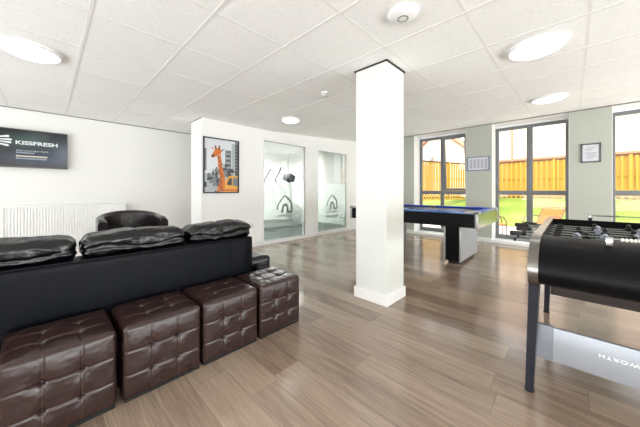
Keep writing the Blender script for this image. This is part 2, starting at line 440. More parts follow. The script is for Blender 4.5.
# unseen ends of the room
b = MB(); b.box(XB - .1, XB, YB - .1, YL + .1, 0, 2.4); struct(b.build('wall_back', M['wall']), 'white wall behind the camera', 'wall')
b = MB(); b.box(XB, XW + .3, YB - .1, YB, 0, TOP); struct(b.build('wall_right', M['wall']), 'white wall beside the camera', 'wall')
# gym behind the partition
b = MB(); b.box(XE, XW + .4, 8.0, 8.1, 0, TOP); b.box(XE, XE + .1, YL + .1, 8.0, 0, TOP); b.box(XW + .1, XW + .3, YP + .1, 8.0, 0, TOP)
struct(b.build('wall_gym', M['wall']), 'white wall of room behind glass panels', 'wall')

b = MB(); b.box(XE + .1, XW + .1, YP + .1, 8.0, 0, .012); struct(b.build('floor.001', mat('gym_rubber_floor', (44, 56, 54), .6)), 'dark grey-green floor behind the glass panels', 'floor')
# skirtings
def skirt(name, label, boxes, m):
    b = MB()
    for x0, x1, y0, y1 in boxes: b.box(x0, x1, y0, y1, 0, .1, bev=.004)
    struct(b.build(name, m), label, 'skirting board')
skirt('baseboard_left', 'white skirting under the television wall', [(XB, XE, YL - .015, YL), (XR - .015, XR, YP, YS)], M['gloss_white'])
skirt('baseboard_partition', 'white skirting along the glass partition', [(XR - .015, P1[0] - .06, YP - .015, YP), (P2[1] + .04, XW, YP - .015, YP)], M['gloss_white'])
skirt('baseboard_windows', 'pale skirting under the window wall piers', [(XW - .015, XW, W1[1], W4[0]), (XW - .015, XW, W2[1], W1[0]), (XW - .015, XW, W3[1], W2[0]), (XW - .015, XW, W5[1], W3[0])], M['skirt_grey'])
# low white kerb under the glass
b = MB(); b.box(P1[0], XW - .02, YP - .02, YP - .001, 0, .068, bev=.003)
b.box(P1[0] - .05, P1[0], YP - .018, YP - .001, 0, P1[3] + .04, bev=.003)
struct(b.build('trim_2', M['gloss_white']), 'white base strip and jamb under partition glass', 'trim')
# thin grey strips standing in for the shadow gap along the ceiling edge
b = MB(); b.hexa([(XW - .012, YB, CZ1 - .022), (XW - .012, YP, CZ1 - .022), (XW - .0005, YP, CZ1 - .022), (XW - .0005, YB, CZ1 - .022)][::-1], [(XW - .012, YB, CZ1 + .003), (XW - .012, YP, CZ1 + .003), (XW - .0005, YP, CZ1 + .003), (XW - .0005, YB, CZ1 + .003)][::-1])
struct(b.build('shade_strip_windows', M['grey_gap_and_ring']), 'grey strip painted as shadow gap between ceiling and window wall', 'trim')
b = MB(); b.box(XB, XE, YL - .012, YL - .0005, CZ0 - .014, CZ0 + .003); b.box(XR - .012, XR - .0005, YP, YS, CZ0 - .010, CZ0 + .003)
struct(b.build('shade_strip_left', M['grey_gap_and_ring']), 'thin grey strip painted as shadow gap between ceiling and television wall', 'trim')

# pillar
px0, px1, py0, py1 = 2.285, 2.645, 1.258, 1.608
b = MB(); b.box(px0, px1, py0, py1, 0, CZ0 + .02, bev=.003)
struct(b.build('wall_pillar', M['pillar']), 'square white pillar in middle of room', 'pillar')
b = MB(); b.box(px0 - .016, px1 + .016, py0 - .016, py1 + .016, 0, .105, bev=.004)
struct(b.build('baseboard_pillar', M['gloss_white']), 'white skirting around the square pillar', 'skirting board')
b = MB(); t = .014  # dark strips standing in for the shadow gap under the ceiling
b.box(px0 - t, px1 + t, py0 - t, py0 - .0005, CZ0 - .012, CZ0 + .004); b.box(px0 - t, px1 + t, py1 + .0005, py1 + t, CZ0 - .012, CZ0 + .004)
b.box(px0 - t, px0 - .0005, py0, py1, CZ0 - .012, CZ0 + .004); b.box(px1 + .0005, px1 + t, py0, py1, CZ0 - .012, CZ0 + .004)
struct(b.build('shade_strip_pillar', M['dark_gap']), 'dark strip painted as shadow gap around top of pillar', 'trim')

# ---------------------------------------------------------------- windows
XF = 7.05
def window(idx, w, label, mull, tilt=False):
    r = thing('window_%d' % idx, label, 'window', (XF, (w[0] + w[1]) / 2, 0), kind='structure')
    a, c = w[0] - r.location.y, w[1] - r.location.y
    z0, z1 = .066, 2.485; d = .06; m0, m1 = mull[0] - r.location.y, mull[1] - r.location.y
    b = MB()
    b.box(0, d, a, a + .055, z0, z1, bev=.003); b.box(0, d, c - .065, c, z0, z1, bev=.003)
    b.box(0, d, a + .05, c - .06, z1 - .065, z1, bev=.003); b.box(0, d, a + .05, c - .06, z0, z0 + .09, bev=.003)
    b.build('window_frame', M['alu'], r, 30)
    b = MB(); b.box(-.004, d, m0, m1, z0 + .1, z1 - .06, bev=.003); b.build('mullion', M['alu'], r, 30)
    b = MB(); b.box(-.002, d, a + .04, m0 + .01, 1.022, 1.114, bev=.003); b.build('transom', M['alu'], r, 30)
    b = MB(); b.box(-.002, d, m1 - .01, c - .06, 1.022, 1.114, bev=.003); b.build('transom', M['alu'], r, 30)
    panes = [(a + .04, m0, z0 + .1, 1.03), (m1, c - .06, z0 + .1, 1.03), (m1, c - .06, 1.11, z1 - .06)]
    if not tilt: panes.append((a + .04, m0, 1.11, z1 - .06))
    for (p, q, s, t) in panes:
        b = MB(); b.box(.028, .034, p, q, s, t); b.build('pane', M['pane'], r)
    if tilt:   # the upper sash leans into the room at its top
        L = z1 - .07 - 1.114; rot = Matrix.Rotation(math.radians(-5.5), 3, 'Y')
        s0, s1 = a + .05, m0 - .012
        sh = MB(); piv = Vector((0, 0, 0))
        for q in ((0, .05, s0, s0 + .05, 0, L), (0, .05, s1 - .05, s1, 0, L), (0, .05, s0 + .05, s1 - .05, 0, .05), (0, .05, s0 + .05, s1 - .05, L - .05, L)):
            sh.box(*q, rot=rot, piv=piv)
        so = sh.build('sash', M['alu'], r, 30, loc=(0, 0, 1.12)); part_label(so, 'tilted open grey sash')
        g = MB(); g.box(.02, .026, s0 + .05, s1 - .05, .05, L - .05, rot=rot, piv=piv); g.build('pane', M['pane'], so)
        hd = MB(); hd.box(-.03, 0, s0 + .012, s0 + .035, .55, .68, bev=.005, rot=rot, piv=piv); hd.build('handle', M['pool_trim'], so, 30)
    b = MB(); b.box(XW - XF - .004, .06, a, c, 0.0, .064, bev=.003); b.build('sill', M['gloss_white'], r, 30)
    b = MB(); b.box(XW - XF + .001, .0, c - .006, c + .001, .064, HEAD); b.box(XW - XF + .001, 0, a - .001, a + .006, .064, HEAD); b.box(XW - XF + .001, 0, a, c, HEAD - .004, HEAD + .001); b.box(0, .06, a, c, z1, HEAD)
    b.build('reveal', M['gloss_white'], r)
    return r
window(1, W1, 'tall grey framed window left of centre with tilted sash', (2.300, 2.375), True)
window(2, W2, 'tall grey framed window behind pool table end and foosball handles', (.583, .682))
window(3, W3, 'tall grey framed window cut by right edge of photo', (-1.12, -1.02))
window(6, W4, 'grey framed window hidden behind the white pillar', (3.87, 3.95))
window(7, W5, 'grey framed window beyond right edge of view', (-2.78, -2.68))

# interior glazing
def glazing(idx, P, label):
    r = thing('window_%d' % idx, label, 'glass partition', (P[0], YP, 0), kind='structure')
    w = P[1] - P[0]
    b = MB(); b.box(0, w, .03, .04, P[2], P[3]); b.build('pane', M['pane_in'], r)
    b = MB()
    for q in ((0, .012, P[2], P[3]), (w - .012, w, P[2], P[3]), (0, w, P[2], P[2] + .012), (0, w, P[3] - .012, P[3])):
        b.box(q[0], q[1], .012, .05, q[2], q[3])
    b.build('glazing_bead', M['pool_trim'], r)
    b = MB(); b.bm.faces.new([b.bm.verts.new(q) for q in ((.012, .0275, P[2] + .012), (w - .012, .0275, P[2] + .012), (w - .012, .0275, 1.29), (.012, .0275, 1.29))]); b.build('frosted_film', M['frost'], r)
    # arch shaped house mark and two short lines cut in the film
    b = MB(); y = .0225; cx, s = w * .484, .20
    def bar(p, q, t):
        p, q = Vector(p), Vector(q); n = Vector((-(q - p).y, (q - p).x)).normalized() * t / 2
        b.prism([(p + n).to_tuple(), (p - n).to_tuple(), (q - n).to_tuple(), (q + n).to_tuple()], 'y', y - .001, y)
    def arc(pts, t):
        for i in range(len(pts) - 1): bar(pts[i], pts[i+1], t)
    arc([(cx - s, .70), (cx - s, .76), (cx - s * .8, .84), (cx - s * .4, .93), (cx, 1.0), (cx + s * .3, .97)], .03)
    arc([(cx + s * .3, .97), (cx + s * .8, .88), (cx + s, .82), (cx + s * 1.02, .64), (cx + s * .4, .64)], .05)
    arc([(cx - s * .5, .64), (cx - s * .3, .65)] + [(cx + s * .05 - s * .35 * math.cos(PI * i / 8), .70 + .11 * math.sin(PI * i / 8)) for i in range(9)] + [(cx + s * .4, .64)], .055)
    b.build('house_mark', M['mark'], r)
    b = MB()
    for z, n, ww in ((.565, 6, .40), (.445, 9, .52)):
        for i in range(n):
            x = cx - ww / 2 + ww * (i + .5) / n
            b.box(x - ww / n * .34, x + ww / n * .34, .0215, .0225, z - .028, z + .028)
    b.build('lettering', M['mark_soft'], r)
    return r
M['mark'] = mat('etched_dark_mark', (120, 132, 128), .4)
M['mark_soft'] = mat('etched_soft_mark', (140, 152, 148), .5)
glazing(4, P1, 'larger near frosted glass panel in partition, beside giraffe picture')
glazing(5, P2, 'farther frosted glass panel in partition, next to the pillar')

# ---------------------------------------------------------------- outside
def terr(x):
    pts = [(6.9, -.26), (12.6, -.25), (13.4, -.16), (17.4, .72), (18.5, .8), (40, .8)]
    for (a, za), (c, zc) in zip(pts, pts[1:]):
        if x <= c: return za + (zc - za) * max(0, (x - a)) / (c - a)
    return pts[-1][1]
b = MB(); b.box(7.16, 12.7, -9, 11, -.6, -.26); struct(b.build('patio_ground', M['paving']), 'pale paved patio outside the windows', 'patio')
b = MB()
xs = [12.6, 13.4, 14.4, 15.4, 16.4, 17.4, 18.5, 20.5]; yy = [-22 + 2 * i for i in range(26)]
vv = [[b.bm.verts.new((x, y, terr(x) + (.04 * noise.noise(Vector((x * .7, y * .6, 0))) if 13 < x < 20 else 0))) for y in yy] for x in xs]
for i in range(len(xs) - 1):
    for j in range(len(yy) - 1): b.bm.faces.new([vv[i][j], vv[i+1][j], vv[i+1][j+1], vv[i][j+1]])
q_ = MB(); q_.box(20.5, 40, -22, 28, .3, .8); struct(q_.build('yard_ground', M['paving']), 'paved yard beyond the fence', 'ground')
o = b.build('lawn_ground', M['lawn'], smooth=60); tag(o, 'sunlit green lawn sloping up to the fence', 'lawn', kind='stuff')

def fence(p, q, label, h=1.85):
    p, q = Vector(p), Vector(q); L = (q - p).length; ang = math.atan2(q.y - p.y, q.x - p.x)
    r = thing('garden_fence', label, 'fence', (p.x, p.y, p.z), ang)
    dz = (q.z - p.z) / L
    n = int(L / .2); b = MB()
    for i in range(n):
        x = (i + .5) * L / n; z = x * dz
        b.box(x - .064, x + .064, -.035, -.015, z - .12, z + h)
        x2 = x + L / n / 2
        if i < n - 1: b.box(x2 - .038, x2 + .038, .045, .06, x2 * dz - .12, x2 * dz + h * .98)
    b.build('board_panel', M['fence'], r)
    for zz, m, d in ((h * .53, 'fence', .05), (h * .18, 'fence', .05), (h - .005, 'fence_dark', .06), (-.02, 'fence_dark', .08)):
        b = MB(); b.hexa([(0, -.02, zz), (0, .05, zz), (L, .05, zz + L * dz), (L, -.02, zz + L * dz)][::-1], [(0, -.02, zz + d), (0, .05, zz + d), (L, .05, zz + L * dz + d), (L, -.02, zz + L * dz + d)][::-1]); b.build('rail', M[m], r)
    for i in range(int(L / 2.4) + 1):
        x = min(L - .05, i * 2.4 + .05); b = MB(); b.box(x - .045, x + .045, .0, .09, x * dz - .02, x * dz + h + .03); b.build('post', M['fence'], r)
fence((17.55, -9, .83), (17.6, 3.75, .77), 'long yellow wooden fence across back of lawn')
fence((17.5, 3.95, .77), (11.0, 6.1, .72), 'yellow wooden side fence seen through left window')

# houses beyond the fence
r = thing('house', 'peach brick house behind fence seen in right-hand windows', 'house', (23.8, -3, .8))
b = MB(); b.box(0, 8, -14, 7.6, 0, 2.55); b.build('lower_wall', M['brick'], r)
b = MB(); b.box(.0, 8, -14, 7.6, 2.55, 7.4); b.build('upper_wall', M['house_render'], r)
b = MB(); b.box(-.12, 0, -14, 7.6, 2.5, 2.62); b.build('band_course', M['terracotta'], r)
b = MB(); b.prism([(-.6, 7.3), (8.6, 7.3), (4, 10.2)], 'y', -14.3, 7.7); b.build('roof', M['terracotta'], r)
b = MB(); b.tube([(-.08, 6.1, 0), (-.08, 6.1, 7.3)], .055); b.build('drainpipe', M['terracotta'], r)
for y in (4.3, -2.2, -6.5):
    f = MB(); f.box(-.06, .02, y - .55, y + .55, 3.6, 5.0); fo = f.build('window', M['upvc'], r)
    for k in (-1, 1):
        g = MB(); g.box(-.075, -.055, y + k * .27 - .2, y + k * .27 + .2, 3.72, 4.88); g.build('pane', mat('house_glass', (200, 214, 226), .1), fo)
r = thing('house', 'pale gabled house behind side fence in left window', 'house', (24.5, 10.4, .8))
b = MB(); b.prism([(-5.2, 0), (1.2, 0), (1.2, 2.9), (-2, 5.6), (-5.2, 2.9)], 'x', 0, 7)
o = b.build('wall', M['house_render'], r)
b = MB(); b.prism([(1.5, 2.72), (1.55, 2.85), (-2, 5.85), (-5.55, 2.85), (-5.5, 2.72), (-2, 5.7)], 'x', -.3, 7.2); b.build('roof', M['terracotta'], r)
b = MB(); b.hexa([(-1.6, -1.6, 2.5), (-1.6, .4, 2.5), (0, .4, 3.4), (0, -1.6, 3.4)][::-1], [(-1.6, -1.6, 2.62), (-1.6, .4, 2.62), (0, .4, 3.52), (0, -1.6, 3.52)][::-1]); b.build('porch_roof', M['grey_roof'], r)
b = MB(); b.box(-1.5, 0, -1.5, .3, 0, 2.52); b.build('porch', M['brick'], r)

def shrub(loc, s, label):
    b = MB()
    for i in range(420):
        d = Vector((random.gauss(0, 1), random.gauss(0, 1), random.gauss(0, 1))).normalized() * s * random.uniform(.6, 1)
        d.z *= 1.1
        q = Matrix.Rotation(random.uniform(0, 6), 3, Vector((random.random() - .5, random.random() - .5, random.random())).normalized())
        c = Vector((0, 0, s)) + d
        l = s * .2
        b._set([b.bm.faces.new([b.bm.verts.new(c + q @ Vector(p)) for p in ((-l, 0, 0), (0, -l * .5, .02), (l, 0, 0), (0, l * .5, .02))])])
    r = thing('garden_shrub', label, 'shrub', loc)
    b.build('foliage', M['leaf'], r); t = MB(); t.tube([(0, 0, -.1), (.03, 0, s)], .05); t.build('stem', M['bronze'], r)
shrub((20.2, -2.75, .8), .95, 'leafy green shrub behind fence at right edge')

def garden_chair(label, loc, rz, back=28):
    r = thing('garden_chair', label, 'chair', loc, rz, None)
    W = .26; S = .4; bx = -.2; a = math.radians(back); BL = .58
    top = (bx - BL * math.sin(a), S + BL * math.cos(a))
    b = MB(); n = 10
    path = [(top[0], top[1])] + [(bx + (top[0] - bx) * t, S + (top[1] - S) * t) for t in (.75, .5, .25)] + [(bx, S), (.0, S - .02), (.28, S + .01)]
    b.loft([[(x - .006, -W, z), (x - .006, W, z), (x + .006, W, z + .008), (x + .006, -W, z + .008)] for x, z in path]); b.build('sling', M['tan_sling'], r, 40)
    for s in (-1, 1):
        y = s * (W + .015)
        b = MB(); b.tube([(top[0], y, top[1]), (bx, y, S), (.0, y, S - .03), (.29, y, S)], .014); b.build('side_rail', M['bronze'], r, 40)
        b = MB(); b.tube([(bx - .13, y, S + .24), (-.1, y, S + .27), (.1, y, S + .265), (.24, y, S + .22), (.31, y, S + .1), (.33, y, 0)], .015); b.build('arm_and_leg', M['bronze'], r, 40)
        b = MB(); b.tube([(bx + .02, y, S - .01), (bx - .12, y, 0)], .015); b.build('leg', M['bronze'], r, 40)
    for x, z, q in ((top[0], top[1], .015), (.29, S, .014), (bx, S - .02, .012)):
        b = MB(); b.tube([(x, -W - .015, z), (x, W + .015, z)], q); b.build('cross_rail', M['bronze'], r, 40)
garden_chair('tan sling garden chair reclined, seen above foosball corner', (9.75, .62, -.26), math.radians(150), 30)
garden_chair('tan sling garden chair on patio, seen beside pool table end', (9.35, 1.72, -.26), math.radians(-70), 14)

# ---------------------------------------------------------------- ceiling fittings
def ceiling_light(x, y, rad, label):
    r = thing('ceiling_light', label, 'ceiling light', (x, y, cz(x)), group='round ceiling lights')
    b = MB(); b.lathe([(rad * .98, 0), (rad, -.008), (rad, -.022), (rad * .95, -.032)], 48); b.build('rim', M['gloss_white'], r, 40)
    b = MB(); b.lathe([(.001, -.060), (rad * .4, -.058), (rad * .75, -.048), (rad * .95, -.030)], 48); b.build('diffuser', M['diffuser'], r, 60)
    if x > KX: r.rotation_euler = (0, -math.atan(SL), 0)
    return r
ceiling_light(-.10, 3.40, .20, 'round lit ceiling light at top left above the television')
ceiling_light(2.99, .225, .20, 'largest round lit ceiling light at upper right of view')
ceiling_light(5.14, .245, .20, 'round lit ceiling light nearest the tall windows')
ceiling_light(2.99, 3.47, .155, 'small round lit ceiling light in front of glass partition')

r = thing('ceiling_access_point', 'white domed disc with ring on ceiling, in front of pillar', 'ceiling disc', (1.765, .845, CZ0))
b = MB(); b.lathe([(.10, 0), (.105, -.008), (.10, -.02), (.075, -.034), (.04, -.041), (.001, -.043)][::-1], 48); b.build('dome', M['gloss_white'], r, 60)
b = MB(); b.lathe([(.036, -.0405), (.036, -.0445), (.031, -.0455), (.031, -.041)][::-1], 36); b.build('ring', M['grey_gap_and_ring'], r, 60)
r = thing('smoke_detector', 'small white smoke detector on ceiling between pillar and glass partition', 'smoke detector', (2.50, 2.235, CZ0))
b = MB(); b.lathe([(.052, 0), (.052, -.014), (.046, -.018), (.046, 0)][::-1], 24); b.build('base', M['gloss_white'], r, 40)
b = MB(); b.lathe([(.03, -.018), (.045, -.024), (.045, -.038), (.03, -.05), (.001, -.052)][::-1], 24); b.build('sensor_head', M['skirt_grey'], r, 40)

# ---------------------------------------------------------------- left wall: television, radiator
r = thing('television', 'wall-mounted flat television with lit dark screen', 'television', (-.28, YL - .01, 1.742))
w, h = .512, .287
b = MB(); b.box(-w, w, -.065, -.02, -h, h, bev=.004); b.build('casing', M['black_plastic'], r, 30)
b = MB()
for q in ((-w, w, h - .012, h), (-w, w, -h, -h + .018), (-w, -w + .012, -h, h), (w - .012, w, -h, h)): b.box(q[0], q[1], -.072, -.064, q[2], q[3], bev=.002)
b.build('bezel', mat('grey_television_bezel', (96, 92, 92), .3, metal=.5), r, 30)
b = MB(); b.box(-w + .012, w - .012, -.068, -.066, -h + .018, h - .012); b.build('screen', M['screen'], r)
b = MB(); b.box(-.12, .12, -.02, .009, -.12, .12); b.build('wall_bracket', M['black_matt'], r)
FY = Matrix.Translation((0, -.0685, 0)) @ Matrix.Rotation(PI / 2, 4, 'X')
text_mesh('title_lettering', 'KISSFRESH', .098, M['screen_text'], r, Matrix.Translation((.17, 0, .082)) @ FY @ Matrix.Diagonal((1.02, .78, 1, 1)), bold=.0028)
text_mesh('caption_lettering', 'NON STOP NEW BEATS', .034, M['screen_text_dim'], r, Matrix.Translation((-.05, 0, -.035)) @ FY @ Matrix.Diagonal((.93, .9, 1, 1)), bold=.0012, align='LEFT')
for z, x1, mi in ((-.065, .12, 0), (-.115, .27, 1), (-.150, .25, 0)):
    b = MB(); x = -.05
    while x < x1:
        q = random.uniform(.012, .02); b.box(x, x + q, -.0695, -.0685, z - .010, z + .010); x += q + .006
    b.build('caption_line', M['screen_text_warm' if mi else 'screen_text_dim'], r)
b = MB()
def sliver(pts): b.prism(pts, 'y', -.0695, -.0685)
sliver([(-.40, .045), (-.30, .10), (-.26, .085), (-.31, .06), (-.36, .03)][::-1])
sliver([(-.42, .15), (-.42, .185), (-.235, .175), (-.28, .15), (-.34, .125)])
sliver([(-.42, -.01), (-.42, .10), (-.36, .06), (-.26, .005), (-.30, .0)])
for x0, z0, x1, z1, t in ((-.235, .145, -.125, .165, .017), (-.22, .112, -.10, .118, .015), (-.235, .085, -.105, .075, .015), (-.25, .055, -.13, .03, .016)):
    d = Vector((x1 - x0, z1 - z0)).normalized(); n = Vector((-d.y, d.x)) * t
    sliver([(x0 - n.x * .4, z0 - n.y * .4), (x1 - n.x, z1 - n.y), (x1 + d.x * .015, z1 + d.y * .015), (x1 + n.x, z1 + n.y), (x0 + n.x * .4, z0 + n.y * .4)])
b.build('emblem', M['screen_text'], r)

r = thing('radiator', 'long white panel radiator under the television', 'radiator', (.283, YL - .006, .0))
b = MB(); W = .73; N = 44
prof = []
for i in range(N):
    x = -W + 2 * W * i / N; s = 2 * W / N
    prof += [(x, -.09), (x + s * .3, -.09), (x + s * .42, -.098), (x + s * .88, -.098)]
prof += [(W, -.09), (W, -.03), (-W, -.03)]
b.prism(prof, 'z', .22, .862); b.build('panel', M['radiator'], r)
b = MB(); b.box(-W - .006, W + .006, -.104, -.02, .858, .878, bev=.003); b.box(-W - .006, -W, -.104, -.02, .22, .87); b.box(W, W + .006, -.104, -.02, .22, .87); b.build('casing_grille', M['radiator'], r, 30)
for x in (-W + .15, W - .15):
    b = MB(); b.box(x - .02, x + .02, -.03, 0, .3, .8); b.build('bracket', M['gloss_white'], r)
b = MB(); b.tube([(W - .02, -.06, .24), (W + .05, -.06, .24), (W + .05, -.06, 0)], .008); b.build('pipe', M['chrome'], r, 40)

# ---------------------------------------------------------------- giraffe picture on the partition
r = thing('framed_picture', 'black framed giraffe and yellow cab picture on white partition', 'picture', (2.2095, YP, 1.553))
w, h = .336, .487
b = MB()
for q in ((-w, w, h - .02, h), (-w, w, -h, -h + .02), (-w, -w + .02, -h, h), (w - .02, w, -h, h)): b.box(q[0], q[1], -.03, -.001, q[2], q[3], bev=.002)
b.build('frame', M['black_plastic'], r, 30)
ink = [mat('print_' + n, c, .5) for n, c in (('pale_sky', (232, 236, 240)), ('mid_grey', (128, 134, 140)), ('dark_grey', (58, 62, 68)), ('orange', (232, 126, 40)), ('brown', (120, 62, 24)), ('yellow', (250, 186, 70)), ('light_grey', (188, 194, 198)))]
b = MB(); IW, IH = w - .02, h - .02
def ipoly(pts, mi, lay):
    b.mi = mi; b.prism([(x * IW, z * IH) for x, z in pts], 'y', -.010 - lay * .0004, -.0015)
def irect(x0, x1, z0, z1, mi, lay): ipoly([(x0, z0), (x1, z0), (x1, z1), (x0, z1)], mi, lay)
irect(-1, 1, -1, 1, 0, 0)
irect(-1, -.88, -.2, .62, 1, 1); irect(.22, .58, -.35, .62, 1, 1); irect(.62, .82, -.4, .9, 6, 1); irect(.82, 1, -.4, .98, 1, 1); irect(-.05, .3, -.35, .1, 6, 1)
for i in range(9):
    irect(.27, .53, -.25 + i * .09, -.21 + i * .09, 2 if i % 2 else 6, 2); irect(.86, .97, -.25 + i * .13, -.19 + i * .13, 2, 2)
irect(-1, 1, -1, -.3, 6, 1.5)
for i in range(60):
    x, z = random.uniform(-1, .9), random.uniform(-1, -.12); ww, hh = random.uniform(.06, .2), random.uniform(.04, .1)
    ipoly([(max(-1, x - ww), z - hh), (min(1, x + ww), z - hh), (min(1, x + ww * .7), min(-.05, z + hh)), (max(-1, x - ww * .7), min(-.05, z + hh))] if z - hh > -1 else [(max(-1, x - ww), -1), (min(1, x + ww), -1), (min(1, x + ww * .8), z + hh), (max(-1, x - ww * .8), z + hh)], random.choice((1, 2, 2, 6)), 2 + i * .02)
# cab
ipoly([(.05, -1), (1, -1), (1, -.36), (.5, -.36), (.28, -.5), (.05, -.85)], 5, 4)
ipoly([(.3, -.72), (.44, -.48), (.62, -.44), (.62, -.74)], 2, 5); ipoly([(.68, -.74), (.68, -.44), (1, -.44), (1, -.78)], 1, 5)
ipoly([(.15, -.98), (1, -.98), (1, -.9), (.2, -.88)], 3, 5)
# giraffe: neck, head, ears, horns
ipoly([(-.32, -.98), (.16, -.98), (.2, -.5), (.02, .0), (-.06, .42), (-.26, .34), (-.2, -.1), (-.1, -.55)], 3, 6)
ipoly([(-.58, .36), (-.5, .3), (-.28, .36), (-.05, .44), (-.02, .6), (-.2, .68), (-.42, .6)], 3, 7)
ipoly([(-.64, .34), (-.52, .28), (-.42, .36), (-.5, .46)], 4, 8)
ipoly([(-.5, .60), (-.62, .66), (-.48, .68)], 3, 7); ipoly([(-.04, .58), (.16, .68), (.02, .54)], 4, 7)
ipoly([(-.38, .6), (-.42, .76), (-.33, .76), (-.3, .62)], 4, 7); ipoly([(-.2, .62), (-.18, .78), (-.1, .77), (-.12, .6)], 4, 7)
for i in range(20):
    z = -.95 + i * .068; x = (-.05 if z < -.5 else -.05 - (z + .5) * .1) + random.uniform(-.1, .08); s = .045
    ipoly([(x - s, z - .03), (x + s, z - .025), (x + s * .8, z + .03), (x - s * .6, z + .028)], 4, 9)
b.build('print', ink, r)
b = MB(); b.box(-IW, IW, -.022, -.020, -IH, IH); b.build('glazing', glass_mat('picture_glass', (1, 1, 1, 1), .0), r)

def small_frame(loc, hw, hh, label, edge, name_m):
    r = thing('framed_notice', label, 'framed notice', loc)
    b = MB()
    for q in ((-hw, hw, hh - .022, hh), (-hw, hw, -hh, -hh + .022), (-hw, -hw + .022, -hh, hh), (hw - .022, hw, -hh, hh)): b.box(-.025, -.001, q[0], q[1], q[2], q[3], bev=.002)
    b.build('frame', edge, r, 30)
    b = MB(); b.box(-.012, -.002, -hw + .02, hw - .02, -hh + .02, hh - .02); b.build('backing', mat(name_m, (206, 206, 212), .5), r)
    b = MB()
    if 'square' in label:
        for z, a, c in ((.09, -.05, .06), (.055, -.02, .07), (.0, -.07, .07), (-.03, -.06, .04), (-.06, -.07, .05), (-.09, -.03, .06)): b.box(-.0135, -.012, a, c, z - .009, z + .009)
    else:
        for k in range(5): b.box(-.0135, -.012, -.17 + k * .07, -.12 + k * .07, -.10, .10)
        b.box(-.0135, -.012, -.18, -.10, -.118, -.108)
    b.build('printed_sheet', mat('printed_ink', (170, 172, 182), .6), r)
small_frame((XW, 1.473, 1.706), .215, .157, 'wide silver framed notice on pier between two windows', mat('silver_blue_frame', (120, 134, 150), .3, metal=.5), 'notice_paper')
small_frame((XW, -.222, 1.767), .122, .165, 'square dark framed notice on right pier above foosball table', mat('dark_grey_frame', (86, 90, 94), .35, metal=.3), 'notice_paper_grey')

r = thing('wall_socket', 'white double wall socket low on partition beside sofa', 'socket', (2.80, YP, .42))
b = MB(); b.box(-.07, .07, -.01, -.0005, -.042, .042, bev=.004); b.build('plate', M['skirt_grey'], r, 30)
for x in (-.033, .033):
    b = MB(); b.box(x - .01, x + .01, -.0125, -.009, .01, .03, bev=.002); b.build('switch', M['gloss_white'], r, 30)
    for dx, dz in ((-.011, -.02), (.011, -.02), (0, -.005)):
        b = MB(); b.box(x + dx - .003, x + dx + .003, -.0112, -.0095, dz - .004, dz + .004); b.build('socket_hole', M['black_matt'], r)

# ---------------------------------------------------------------- gym machine behind the glass
r = thing('cross_trainer', 'dark exercise machine behind the near frosted glass panel', 'exercise machine', (5.0, 6.0, 0))
b = MB(); b.box(-.75, .7, -.06, .06, .0, .1, bev=.02); b.box(-.72, -.62, -.3, .3, 0, .06, bev=.02); b.box(.58, .68, -.3, .3, 0, .06, bev=.02); b.build('base', M['slate'], r, 40)
b = MB(); b.lathe([(.01, -.06), (.3, -.06), (.34, 0), (.3, .06), (.01, .06)], 28); o = b.build('flywheel_cover', M['black_plastic'], r, 40, loc=(.3, 0, .4)); o.rotation_euler = (PI / 2, 0, 0)
b = MB(); b.tube([(.2, 0, .1), (.16, 0, 1.2), (.1, 0, 1.5)], .04); b.build('upright', M['slate'], r, 40)
b = MB(); b.box(-.03, .22, -.16, .16, 1.40, 1.60, bev=.03, rot=Matrix.Rotation(.4, 3, 'Y')); b.build('console', M['slate'], r, 40)
for s in (-1, 1):
    b = MB(); b.tube([(-.1, s * .28, .5), (-.3, s * .27, 1.1), (-.62, s * .26, 1.40), (-.38, s * .24, 1.76)], .02); b.build('handlebar', M['black_plastic'], r, 40)
    b = MB(); b.box(-.7, -.1, s * .2 - .07, s * .2 + .07, .22, .28, bev=.02); b.build('pedal', M['black_plastic'], r, 40)
lamp('gym_fill', 'AREA', (4.6, 6.6, 2.3), 135, color=(1, .98, .95), shape='RECTANGLE', size=2.5, size_y=1.2)  # fill added to brighten the room behind the glass, no fitting modelled

# ---------------------------------------------------------------- tub chair by the radiator
r = thing('tub_chair', 'dark leather tub armchair between sofa and television wall', 'armchair', (.672, 3.56, 0), math.radians(-3))
U = []
R_ = .272
for i in range(6): U.append((-R_, -.30 + .06 * i, 0))
for i in range(17):
    a = PI - PI * i / 16; U.append((R_ * math.cos(a), .0 + R_ * math.sin(a) * .98, i / 16))
for i in range(6): U.append((R_, -.01 - .058 * i, 0))
def tub(thk, zt, zb, off=0):
    rings = []
    n = len(U)
    for i, (x, y, t) in enumerate(U):
        p = Vector((x, y)); d = (Vector(U[min(n-1, i+1)][:2]) - Vector(U[max(0, i-1)][:2])).normalized(); nr = Vector((-d.y, d.x))
        s = 0 if y < 0 else min(1, y / R_)
        top = zt + .048 * s ** 1.2 + .01 * math.sin(min(1, max(0, (y + .36) / .36)) * PI / 2) - (.018 if i in (0, n-1) else 0)
        lean = .02 * s
        q = []
        for k in range(9):
            a = PI * k / 8; q.append((math.cos(a) * thk / 2, top - thk / 2 + math.sin(a) * thk / 2))
        q = [(thk / 2 * .9, zb)] + q + [(-thk / 2 * .9, zb)]
        rings.append([(p.x + nr.x * (o + lean * (1 if o > -9 else 0)), p.y + nr.y * (o + lean), z) for o, z in q])
    return rings
b = MB(); b.loft(tub(.08, .812, .1)); b.build('shell', M['chair_leather'], r, 50)
b = MB(); b.rbox((0, -.04, .37), (.235, .26, .085), .05, 12); b.build('seat_cushion', M['chair_leather'], r, 60)
b = MB(); b.box(-.235, .235, -.29, .2, .1, .29, bev=.02); b.build('front_rail', M['chair_leather'], r, 30)
